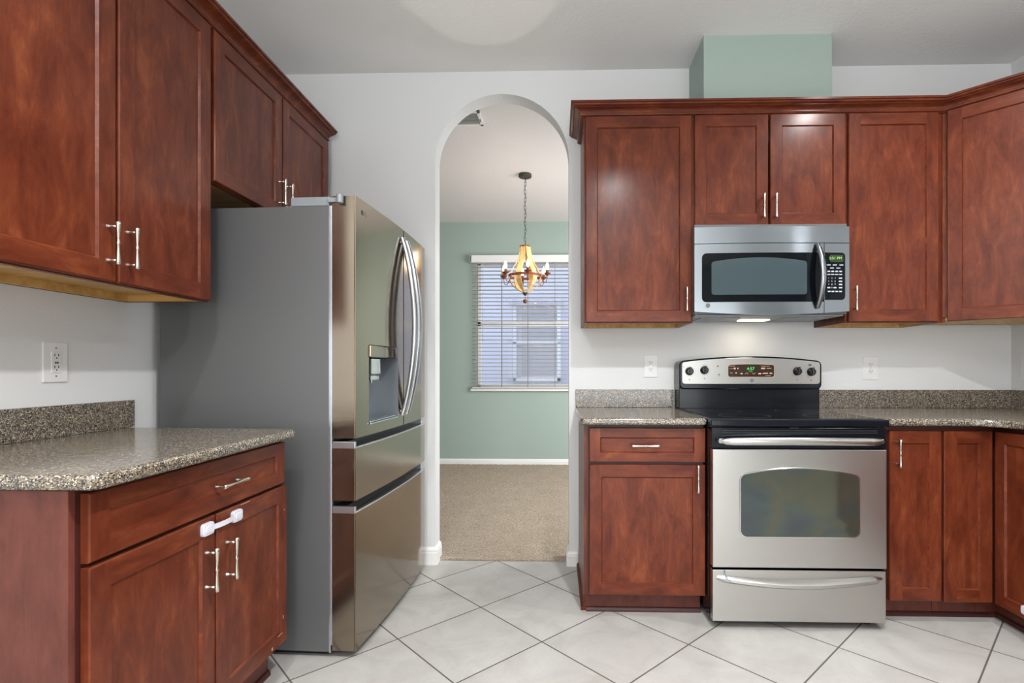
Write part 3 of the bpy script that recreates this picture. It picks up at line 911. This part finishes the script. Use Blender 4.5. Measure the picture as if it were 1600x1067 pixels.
# drawers
def fdrawer(z0, z1):
    d = fdoor('drawer', .001, FW, z0, z1 - .03)
    bm = B(); n = 14
    # pull lip: a bright strip along the front with a dark finger groove behind it
    pr = []
    for i in range(n + 1):
        y = .001 + (FW - .002) * i / n; b = bulge(y)
        pr.append([bm.verts.new(p) for p in ((b - .016, y, z1 - .030), (b + .0, y, z1 - .030), (b + .0, y, z1 - .027), (b - .003, y, z1 - .0245), (b - .016, y, z1 - .0245))])
    for i in range(n):
        for k in range(5):
            bm.faces.new((pr[i][k], pr[i][(k + 1) % 5], pr[i + 1][(k + 1) % 5], pr[i + 1][k]))
    bm.faces.new(pr[0]); bm.faces.new(pr[-1]); bmesh.ops.recalc_face_normals(bm, faces=bm.faces)
    obj('pull_lip', bm, 'fr_alu', d)
    bm = B(); box(bm, -.093, bulge(.008) - .001, .001, .014, z1 - .030, z1 - .003, .002); obj('end_cap', bm, 'fr_alu', d)
    bm = B(); box(bm, -.093, -.016, FW - .014, FW - .001, z1 - .03, z1 - .002, .002); obj('end_cap', bm, 'fr_alu', d)
    bm = B(); box(bm, -.092, -.040, .015, FW - .015, z1 - .0295, z1 - .004); obj('finger_groove', bm, 'fr_gap', d)
fdrawer(.618, .852); fdrawer(.030, .598)
bm = B(); box(bm, -.70, -.12, .03, FW - .03, .001, .03); obj('base_grille', bm, 'fr_gap', fr)
# logo on the near door: round mark with two letters
bm = B()
ML = Matrix.Translation((bulge(.075) + .0008, .078, 1.762)) @ Matrix.Rotation(PI / 2, 4, 'Z') @ Matrix.Rotation(PI / 2, 4, 'X')
text(bm, 'LG', .026, ML @ Matrix.Translation((.022, 0, 0)), align='CENTER')
lathe(bm, (bulge(.06) - .0002, .062, 1.762), [(.011, 0), (.011, .0012)], 'x', 18)
obj('logo', bm, 'ink', dn)

# ------------------------------------------------------------------ microwave
mw = thing('microwave_oven', 'stainless over-the-range microwave hung between the wall cabinets', 'microwave', (1.055, 2.69, 1.405))
mx0, mx1 = .679, 1.433
def mfy(x):
    u = (x - 1.056) / .377
    return 2.596 - .016 * (1 - u * u)
bm = B(); box(bm, mx0 + .004, mx1 - .004, 2.612, YW - .002, 1.405, 1.850); obj('case', bm, 'fr_side', mw, True)
def curved_panel(bm, x0, x1, zb, zt, yf, yb, n=16, mi=0, smooth=True):
    """zb / zt / yf are functions of x"""
    xs = [x0 + (x1 - x0) * i / n for i in range(n + 1)]
    fb = [bm.verts.new((x, yf(x), zb(x))) for x in xs]; ft = [bm.verts.new((x, yf(x), zt(x))) for x in xs]
    bb = [bm.verts.new((x, yb, zb(x))) for x in xs]; bt = [bm.verts.new((x, yb, zt(x))) for x in xs]
    fs = []
    for i in range(n):
        for q, sm in (((fb[i], fb[i + 1], ft[i + 1], ft[i]), True), ((bb[i], bb[i + 1], bt[i + 1], bt[i]), False), ((fb[i], fb[i + 1], bb[i + 1], bb[i]), False), ((ft[i], ft[i + 1], bt[i + 1], bt[i]), False)):
            f = bm.faces.new(q); f.smooth = sm; f.material_index = mi; fs.append(f)
    for i in (0, -1):
        f = bm.faces.new((fb[i], ft[i], bt[i], bb[i])); f.material_index = mi; fs.append(f)
    bmesh.ops.recalc_face_normals(bm, faces=fs)
zbot = lambda x: 1.417 - .016 * (1 - ((x - 1.056) / .377) ** 2)
K = lambda v: (lambda x: v)
bm = B(); curved_panel(bm, mx0, mx1, K(1.752), K(1.832), mfy, 2.615)
obj('vent_panel', bm, 'steel_mw', mw, True)
bm = B(); curved_panel(bm, mx0, 1.3055, zbot, K(1.749), mfy, 2.615)
md = obj('door', bm, 'steel_mw', mw, True)
bm = B(); curved_panel(bm, 1.3085, mx1, zbot, K(1.749), mfy, 2.615)
mc = obj('control_panel', bm, 'steel_mw', mw, True)
def facepoly(bm, outline, off, yfun, mi=0, depth=.002):
    """thin plate following the curved face; outline in (x, z)"""
    n = len(outline)
    cx = sum(p[0] for p in outline) / n; cz = sum(p[1] for p in outline) / n
    xs = sorted(p[0] for p in outline); x0, x1 = xs[0], xs[-1]
    # strips along x
    m = 20
    def span(x):
        zs_ = []
        for i in range(n):
            a, b = outline[i], outline[(i + 1) % n]
            if (a[0] - x) * (b[0] - x) <= 0 and abs(a[0] - b[0]) > 1e-9:
                tt = (x - a[0]) / (b[0] - a[0]); zs_.append(a[1] + (b[1] - a[1]) * tt)
        return (min(zs_), max(zs_)) if zs_ else (cz, cz)
    cand = [x0 + 1e-5] + [x for x in xs if x0 + 2e-5 < x < x1 - 2e-5] + [x0 + (x1 - x0) * i / m for i in range(1, m)] + [x1 - 1e-5]
    cand = sorted(set(round(c_, 6) for c_ in cand))
    pv = None
    lo = []; hi = []
    for x in cand:
        a, b = span(x); y = yfun(x) - off
        lo.append((bm.verts.new((x, y, a)), bm.verts.new((x, y + depth, a)))); hi.append((bm.verts.new((x, y, b)), bm.verts.new((x, y + depth, b))))
    for i in range(len(cand) - 1):
        f = bm.faces.new((lo[i][0], lo[i + 1][0], hi[i + 1][0], hi[i][0])); f.smooth = True; f.material_index = mi
        f = bm.faces.new((hi[i][0], hi[i + 1][0], hi[i + 1][1], hi[i][1])); f.material_index = mi
        f = bm.faces.new((lo[i][0], lo[i][1], lo[i + 1][1], lo[i + 1][0])); f.material_index = mi
    for s_ in (0, -1):
        f = bm.faces.new((lo[s_][0], lo[s_][1], hi[s_][1], hi[s_][0])); f.material_index = mi
def with_parent_local(o):  # keep a sub-part in the same frame as its part
    return o
def sub(name, bm, mats, part, root):
    bmesh.ops.transform(bm, matrix=Matrix.Translation(-Vector(root.location)), verts=bm.verts)
    return obj(name, bm, mats, part)
# black glass with steel-coloured bezel
bm = B(); facepoly(bm, rrect(.7145, 1.3035, 1.4625, 1.7035, .022) , .0015, mfy, 0, .0015); 
# square off the right end of the door glass
box(bm, 1.27, 1.3035, mfy(1.287) - .0015, mfy(1.287) + .001, 1.4625, 1.7035)
sub('door_glass', bm, 'mwglass', md, mw)
bm = B(); facepoly(bm, archrect(.760, 1.221, 1.498, 1.660, .020, .014), .0022, mfy, 0, .001); sub('viewing_window', bm, 'mwmesh', md, mw)
bm = B(); pts = []; rs = []
for i in range(21):
    u = i / 20; z = 1.433 + (1.744 - 1.433) * u
    pts.append((1.271 + .006 * math.sin(PI * u), mfy(1.27) - .004 - .048 * math.sin(PI * u) ** .8, z)); rs.append(.011 + .004 * math.sin(PI * u))
tube(bm, pts, rs, 12, flat=.7, ref=(1, 0, 0))
sub('handle', bm, 'steel_mw', md, mw)
bm = B(); lathe(bm, (.743, mfy(.743) - .0025, 1.446), [(.013, 0), (.0135, .002), (.0135, .003)], 'y', 24, 0)
lathe(bm, (.743, mfy(.743) - .0032, 1.446), [(.0105, 0), (.0105, .001)], 'y', 24, 1)
text(bm, 'GE', .013, Matrix.Translation((.743, mfy(.743) - .0036, 1.446)) @ Matrix.Rotation(PI / 2, 4, 'X'), 0)
sub('logo', bm, ['chrome', 'ink'], md, mw)
bm = B(); facepoly(bm, rrect(1.3105, 1.411, 1.472, 1.7035, .018), .0015, mfy, 0, .0015); box(bm, 1.3105, 1.335, mfy(1.325) - .0015, mfy(1.325) + .001, 1.472, 1.7035)
sub('keypad_glass', bm, 'mwglass', mc, mw)
bm = B(); yk = mfy(1.36)
box(bm, 1.322, 1.399, yk - .0035, yk, 1.658, 1.692)
sub('display', bm, 'lcd', mc, mw)
bm = B(); text(bm, '5:51 PM', .0185, Matrix.Translation((1.361, yk - .0042, 1.675)) @ Matrix.Rotation(PI / 2, 4, 'X')); sub('clock_digits', bm, 'lime_led', mc, mw)
bm = B()
def key(x, z, w, h=.0042): box(bm, x - w / 2, x + w / 2, mfy(x) - .0028, mfy(x), z - h / 2, z + h / 2)
for x in (1.328, 1.358, 1.391): key(x, 1.6425, .019)
for x in (1.344, 1.376): key(x, 1.6275, .019)
for x in (1.3285, 1.348, 1.368, 1.388): key(x, 1.611, .013, .006); key(x, 1.596, .015)
for r_ in range(3):
    for c_ in range(3):
        text(bm, str(1 + r_ * 3 + c_), .0105, Matrix.Translation((1.328 + c_ * .0155, mfy(1.34) - .0028, 1.578 - r_ * .0155)) @ Matrix.Rotation(PI / 2, 4, 'X'))
    key(1.387, 1.578 - r_ * .0155, .016, .006)
text(bm, '0', .0105, Matrix.Translation((1.3435, mfy(1.34) - .0028, 1.5315)) @ Matrix.Rotation(PI / 2, 4, 'X'))
key(1.328, 1.5315, .014, .006); key(1.359, 1.5315, .014, .006); key(1.387, 1.5315, .016, .006)
for x in (1.330, 1.349, 1.368, 1.387): key(x, 1.513, .013, .006)
sub('button_legends', bm, 'print', mc, mw)
# underside with grease filter and lamp
bm = B(); box(bm, mx0 + .01, mx1 - .01, 2.63, YW - .03, 1.3975, 1.4045, .002); 
box(bm, .74, .94, 2.70, 2.93, 1.394, 1.398); box(bm, 1.17, 1.37, 2.70, 2.93, 1.394, 1.398)
obj('bottom_plate', bm, 'fr_trim', mw, True)
bm = B(); box(bm, .98, 1.13, 2.80, 2.87, 1.3925, 1.3968, .001); obj('lamp', bm, 'hoodlamp', mw, True)
area('hood_lamp_light', (1.055, 2.835, 1.390), (0, 0, -1), .15, .07, .5, (1, .88, .74))

# ------------------------------------------------------------------ range
rg = thing('electric_range', 'freestanding stainless electric range with black glass cooktop', 'stove', (1.053, 2.30, 0))
rx0, rx1 = .672, 1.430
YS = 2.29
bm = B(); box(bm, rx0 + .004, rx1 - .004, YS + .045, YW - .03, .03, .895); obj('body', bm, 'blackgloss', rg, True)
for x in (rx0 + .05, rx1 - .05):
    for y in (YS + .08, YW - .1):
        bm = B(); lathe(bm, (x, y, 0), [(.018, 0), (.018, .012), (.010, .014), (.010, .032)], 'z', 12); obj('foot', bm, 'vent_dark', rg, True)
# cooktop
bm = B(); box(bm, rx0 - .003, rx1 + .002, YS - .008, 2.90, .884, .9155, .006, seg=3); obj('cooktop_frame', bm, 'blackgloss', rg, True)
bm = B(); box(bm, rx0 + .012, rx1 - .013, YS + .012, 2.86, .9157, .9172, .0006)
ck = obj('cooktop_glass', bm, 'blackglass', rg, True)
for (x, y, r) in ((.87, 2.45, .112), (1.235, 2.45, .088), (.87, 2.72, .078), (1.235, 2.72, .104)):
    bm = B()
    for rr in (r,):
        n = 48
        a = [bm.verts.new((x + rr * math.cos(2 * PI * k / n), y + rr * math.sin(2 * PI * k / n), .9175)) for k in range(n)]
        b = [bm.verts.new((x + (rr - .0012) * math.cos(2 * PI * k / n), y + (rr - .0012) * math.sin(2 * PI * k / n), .9175)) for k in range(n)]
        for k in range(n): bm.faces.new((a[k], a[(k + 1) % n], b[(k + 1) % n], b[k]))
    sub('burner_ring', bm, 'ink', ck, rg)
# vent strip under the cooktop
bm = B(); box(bm, rx0 + .004, rx1 - .004, YS + .010, YS + .05, .786, .878, .003); vs_ = obj('front_trim', bm, 'blackgloss', rg, True)
bm = B()
for z in (.863, .853): box(bm, rx0 + .05, rx1 - .04, YS + .0085, YS + .011, z, z + .0045)
box(bm, 1.01, 1.05, YS + .004, YS + .012, .874, .880, .002)
sub('vent_slots', bm, 'vent_dark', vs_, rg)
# oven door
bm = B(); prism(bm, archrect(rx0 + .006, rx1 - .006, .270, .784, 0, .003), 'y', YS, YS + .04, .003, seg=2)
od = obj('oven_door', bm, 'steel', rg, True)
bm = B(); prism(bm, archrect(.793, 1.310, .401, .676, .031, .030), 'y', YS - .0035, YS + .001, .0012, seg=1); sub('window_bezel', bm, 'chrome', od, rg)
bm = B(); prism(bm, archrect(.798, 1.305, .406, .671, .031, .027), 'y', YS - .0045, YS - .003); sub('window_glass', bm, 'ovenglass', od, rg)
bm = B(); pts = []; n = 24
for i in range(n + 1):
    u = i / n; x = .697 + (1.404 - .697) * u
    pts.append((x, YS - .012 - .036 * math.sin(PI * u) ** .35, .822 + .004 * math.sin(PI * u)))
rr_ = [.017 * min(1, math.sqrt(max(.05, 1 - abs(2 * i / n - 1) ** 14))) for i in range(n + 1)]
tube(bm, pts, rr_, 14, flat=.62, ref=(0, 0, 1))
for x in (.712, 1.389): box(bm, x - .012, x + .012, YS - .02, YS + .012, .812, .834, .004)
sub('handle', bm, 'steel', od, rg)
# storage drawer
bm = B(); box(bm, rx0 + .006, rx1 - .010, YS, YS + .04, .036, .260, .003); sd = obj('drawer', bm, 'steel', rg, True)
bm = B(); n = 26; ring = []
for i in range(n + 1):
    u = i / n; x = .694 + (1.402 - .694) * u; s_ = math.sin(PI * u)
    zc = .226 - .024 * s_; h = .0145 + .003 * s_; d_ = .012 + .026 * s_ ** .6
    if i in (0, n): h *= .45; d_ *= .5
    ring.append([bm.verts.new(p) for p in ((x, YS + .001, zc + h), (x, YS - d_ * .55, zc + h * .95), (x, YS - d_, zc + h * .35), (x, YS - d_, zc - h * .35), (x, YS - d_ * .6, zc - h * .9), (x, YS + .001, zc - h))])
for i in range(n):
    for k in range(6):
        f = bm.faces.new((ring[i][k], ring[i][(k + 1) % 6], ring[i + 1][(k + 1) % 6], ring[i + 1][k])); f.smooth = True
bm.faces.new(ring[0]); bm.faces.new(ring[-1]); bmesh.ops.recalc_face_normals(bm, faces=bm.faces)
dh = sub('handle', bm, 'steel', sd, rg)
bm = B(); tube(bm, [(.728, YS - .002, .262), (.730, YS - .006, .246), (.728, YS - .024, .236), (.738, YS - .030, .226), (.748, YS - .032, .222)], .0014, 5)
tube(bm, [(.730, YS - .014, .240), (.742, YS - .029, .236)], .001, 5)
o = sub('film_scrap', bm, 'blue', sd, rg); o['label'] = 'torn shred of blue protective film'
# backguard
bm = B(); box(bm, rx0 - .001, rx1 + .002, 2.885, YW - .004, .90, 1.045, .003); obj('back_riser', bm, 'blackgloss', rg, True)
bm = B(); prism(bm, archrect(.668, 1.437, 1.022, 1.176, .027, .028), 'y', 2.868, YW - .012, .008, seg=3); bg = obj('control_panel', bm, 'blackgloss', rg, True)
bm = B(); prism(bm, archrect(.682, 1.425, 1.052, 1.170, .025, .016), 'y', 2.8645, 2.870, .001, seg=1); sub('steel_fascia', bm, 'steel', bg, rg)
YG = 2.8645
for x, z in ((.722, 1.121), (.803, 1.127), (1.302, 1.121), (1.377, 1.118)):
    bm = B(); lathe(bm, (x, YG - .022, z), [(.016, 0), (.019, .003), (.021, .016), (.0235, .022)], 'y', 22)
    box(bm, x - .0045, x + .0045, YG - .030, YG - .018, z - .020, z + .024, .002)
    kn = sub('knob', bm, 'knob', bg, rg)
bm = B()
for x, z in ((.722, 1.121), (.803, 1.127), (1.302, 1.121), (1.377, 1.118)):
    for k in range(20):
        a = k * PI / 10
        cx_, cz_ = x + .031 * math.cos(a), z + .031 * math.sin(a)
        box(bm, cx_ - .0009, cx_ + .0009, YG - .0012, YG, cz_ - .0009, cz_ + .0009)
    box(bm, x - .004, x + .004, YG - .0012, YG, z - .046, z - .043)
    box(bm, x - .002, x + .002, YG - .0012, YG, z - .050, z - .047)
text(bm, 'Hi', .010, Matrix.Translation((.692, YG - .001, 1.145)) @ Matrix.Rotation(PI / 2, 4, 'X'))
box(bm, .874, .890, YG - .0012, YG, 1.095, 1.0965)
box(bm, 1.363, 1.378, YG - .0012, YG, 1.150, 1.160)
sub('dial_marks', bm, 'ink', bg, rg)
bm = B(); box(bm, .871, .879, YG - .002, YG, 1.145, 1.152); sub('indicator_light', bm, 'red', bg, rg)
bm = B(); box(bm, .878, .885, YG - .002, YG, 1.1005, 1.1065); sub('indicator_light', bm, 'red', bg, rg)
bm = B(); prism(bm, archrect(.928, 1.180, 1.088, 1.158, .004, .012), 'y', YG - .002, YG + .001); sub('display_bezel', bm, 'print_tan', bg, rg)
bm = B(); prism(bm, archrect(.931, 1.177, 1.091, 1.155, .004, .011), 'y', YG - .0032, YG - .001); dp_ = sub('display_panel', bm, 'panelbrown', bg, rg)
bm = B(); text(bm, '4:57', .024, Matrix.Translation((1.051, YG - .004, 1.134)) @ Matrix.Rotation(PI / 2, 4, 'X')); sub('clock_digits', bm, 'green_led', bg, rg)
bm = B()
for x, z, w, h in ((.950, 1.149, .035, .0018), (.947, 1.136, .016, .002), (.965, 1.136, .010, .009), (.982, 1.136, .006, .008), (.947, 1.112, .012, .003), (.973, 1.112, .009, .006),
                   (1.002, 1.108, .012, .007), (1.100, 1.108, .016, .007), (1.051, 1.119, .018, .0018), (1.118, 1.137, .022, .008), (1.150, 1.137, .024, .003), (1.130, 1.149, .045, .0018),
                   (1.130, 1.110, .028, .006), (1.160, 1.110, .014, .006), (1.145, 1.098, .03, .0018)):
    box(bm, x - w / 2, x + w / 2, YG - .0042, YG - .003, z - h / 2, z + h / 2)
for x, s_ in ((1.030, 1), (1.068, -1)):
    for k in (-1, 1):
        prism(bm, [(x, 1.109 + s_ * .005), (x + .002 * k, 1.109 + s_ * .005), (x + .009 * k, 1.109 - s_ * .004), (x + .0065 * k, 1.109 - s_ * .004)], 'y', YG - .0042, YG - .003)
sub('button_legends', bm, 'print_tan', bg, rg)
bm = B(); lathe(bm, (1.059, YG - .002, 1.072), [(.009, 0), (.009, .002)], 'y', 20, 0)
text(bm, 'GE', .010, Matrix.Translation((1.059, YG - .0025, 1.072)) @ Matrix.Rotation(PI / 2, 4, 'X'), 1)
sub('logo', bm, ['ink', 'print'], bg, rg)

# ------------------------------------------------------------------ chandelier
CX, CY = -.282, 4.61
ch = thing('chandelier', 'wooden wine-barrel style chandelier with glowing candle bulbs beyond the arch', 'chandelier', (CX, CY, ZC))
bm = B(); lathe(bm, (CX, CY, ZC - .030), [(.045, 0), (.056, .004), (.058, .012), (.056, .030)], 'z', 28); obj('ceiling_canopy', bm, 'iron', ch, True)
bm = B()
zt_, zb_ = ZC - .035, 2.225; nl = 17; ll = (zt_ - zb_) / nl
for i in range(nl):
    zc = zt_ - (i + .5) * ll; pts = []
    for k in range(12):
        a = 2 * PI * k / 12
        q = (.0085 * math.cos(a), (ll * .62) * math.sin(a))
        pts.append((CX + (q[0] if i % 2 else 0), CY + (0 if i % 2 else q[0]), zc + q[1]))
    tube(bm, pts, .0018, 6, closed=True)
obj('chain', bm, 'iron', ch, True)
bm = B(); tube(bm, [(CX + .012 * math.sin(i * 1.1), CY - .008, zt_ - (zt_ - zb_) * i / 24) for i in range(25)], .0016, 6); obj('power_cord', bm, 'iron', ch, True)
bm = B(); lathe(bm, (CX, CY, 2.207), [(.047, 0), (.049, .002), (.049, .014), (.02, .018)], 'z', 24); obj('top_cap', bm, 'rust', ch, True)
def srad(u):  # stave radius from top (u=0) to bottom (u=1)
    ks = [(0, .042), (.12, .046), (.3, .066), (.5, .112), (.63, .138), (.72, .140), (.84, .112), (.93, .066), (1, .018)]
    for (a, ra), (b, rb) in zip(ks, ks[1:]):
        if u <= b: t = (u - a) / (b - a); t = t * t * (3 - 2 * t) * .4 + t * .6; return ra + (rb - ra) * t
    return .018
for j in range(6):
    a = math.radians(20 + 30 + 60 * j); ca, sa = math.cos(a), -math.sin(a)
    bm = B(); rings = []; n = 26
    for i in range(n + 1):
        u = i / n; z = 2.215 - u * (2.215 - 1.805); r = srad(u); wd = .022 - .004 * abs(u - .5)
        if u > .85: wd *= max(.35, 1 - (u - .85) * 4)
        c_ = Vector((CX + ca * r, CY + sa * r, z)); tn = Vector((-sa, ca, 0)); ro = Vector((ca, sa, 0))
        rings.append([bm.verts.new(c_ + tn * s1 * wd + ro * s2) for s1, s2 in ((-1, -.004), (1, -.004), (1, .004), (-1, .004))])
    for i in range(n):
        for k in range(4): bm.faces.new((rings[i][k], rings[i][(k + 1) % 4], rings[i + 1][(k + 1) % 4], rings[i + 1][k]))
    bm.faces.new(rings[0]); bm.faces.new(rings[-1]); bmesh.ops.recalc_face_normals(bm, faces=bm.faces)
    obj('stave', bm, 'stave', ch, True)
def hoop(z, r, h, m):
    bm = B(); n = 40; rings = []
    for k in range(n):
        a = 2 * PI * k / n; c_, s_ = math.cos(a), math.sin(a)
        rings.append([bm.verts.new((CX + c_ * rr, CY + s_ * rr, zz)) for rr, zz in ((r, z - h / 2), (r + .004, z - h / 2), (r + .004, z + h / 2), (r, z + h / 2))])
    for k in range(n):
        for q in range(4):
            f = bm.faces.new((rings[k][q], rings[k][(q + 1) % 4], rings[(k + 1) % n][(q + 1) % 4], rings[(k + 1) % n][q]))
    bmesh.ops.recalc_face_normals(bm, faces=bm.faces)
    return obj('metal_hoop', bm, m, ch, True)
hoop(1.955, .144, .022, 'rust')
bm = B(); lathe(bm, (CX, CY, 1.78), [(.004, 0), (.012, .004), (.02, .02), (.026, .026), (.010, .034)], 'z', 18); obj('bottom_finial', bm, 'iron', ch, True)
bm = B(); tube(bm, [(CX, CY, 1.785), (CX, CY, 1.748)], .0015, 6); lathe(bm, (CX, CY, 1.712), [(.002, 0), (.012, .004), (.018, .012), (.020, .020), (.018, .028), (.012, .036), (.002, .040)], 'z', 18, 0); obj('hanging_ball', bm, 'rust', ch, True)
for j in range(6):
    a = math.radians(20 + 60 * j); ca, sa = math.cos(a), -math.sin(a)
    P = lambda r, z: (CX + ca * r, CY + sa * r, z)
    bm = B(); tube(bm, [P(.145, 1.958), P(.156, 1.925), P(.168, 1.897), P(.182, 1.886), P(.197, 1.893), P(.207, 1.912), P(.210, 1.945)], .0032, 8)
    lathe(bm, P(.210, 1.942), [(.008, 0), (.014, .010), (.031, .022), (.033, .026), (.013, .028), (.012, .052), (.006, .053)], 'z', 18)
    arm = obj('candle_arm', bm, 'rust', ch, True)
    bm = B(); lathe(bm, P(.210, 1.996), [(.006, 0), (.0125, .012), (.0145, .024), (.012, .040), (.006, .056), (.0015, .068)], 'z', 14)
    o = sub('candle_bulb', bm, 'bulb', arm, ch); o['label'] = 'glowing flame-shaped bulb'
    pl_ = bpy.data.lights.new('candle_light', 'POINT'); pl_.energy = .8; pl_.color = (1, .84, .66); pl_.shadow_soft_size = .012
    po = bpy.data.objects.new('candle_light', pl_); COL.objects.link(po); po.location = P(.210, 2.085)
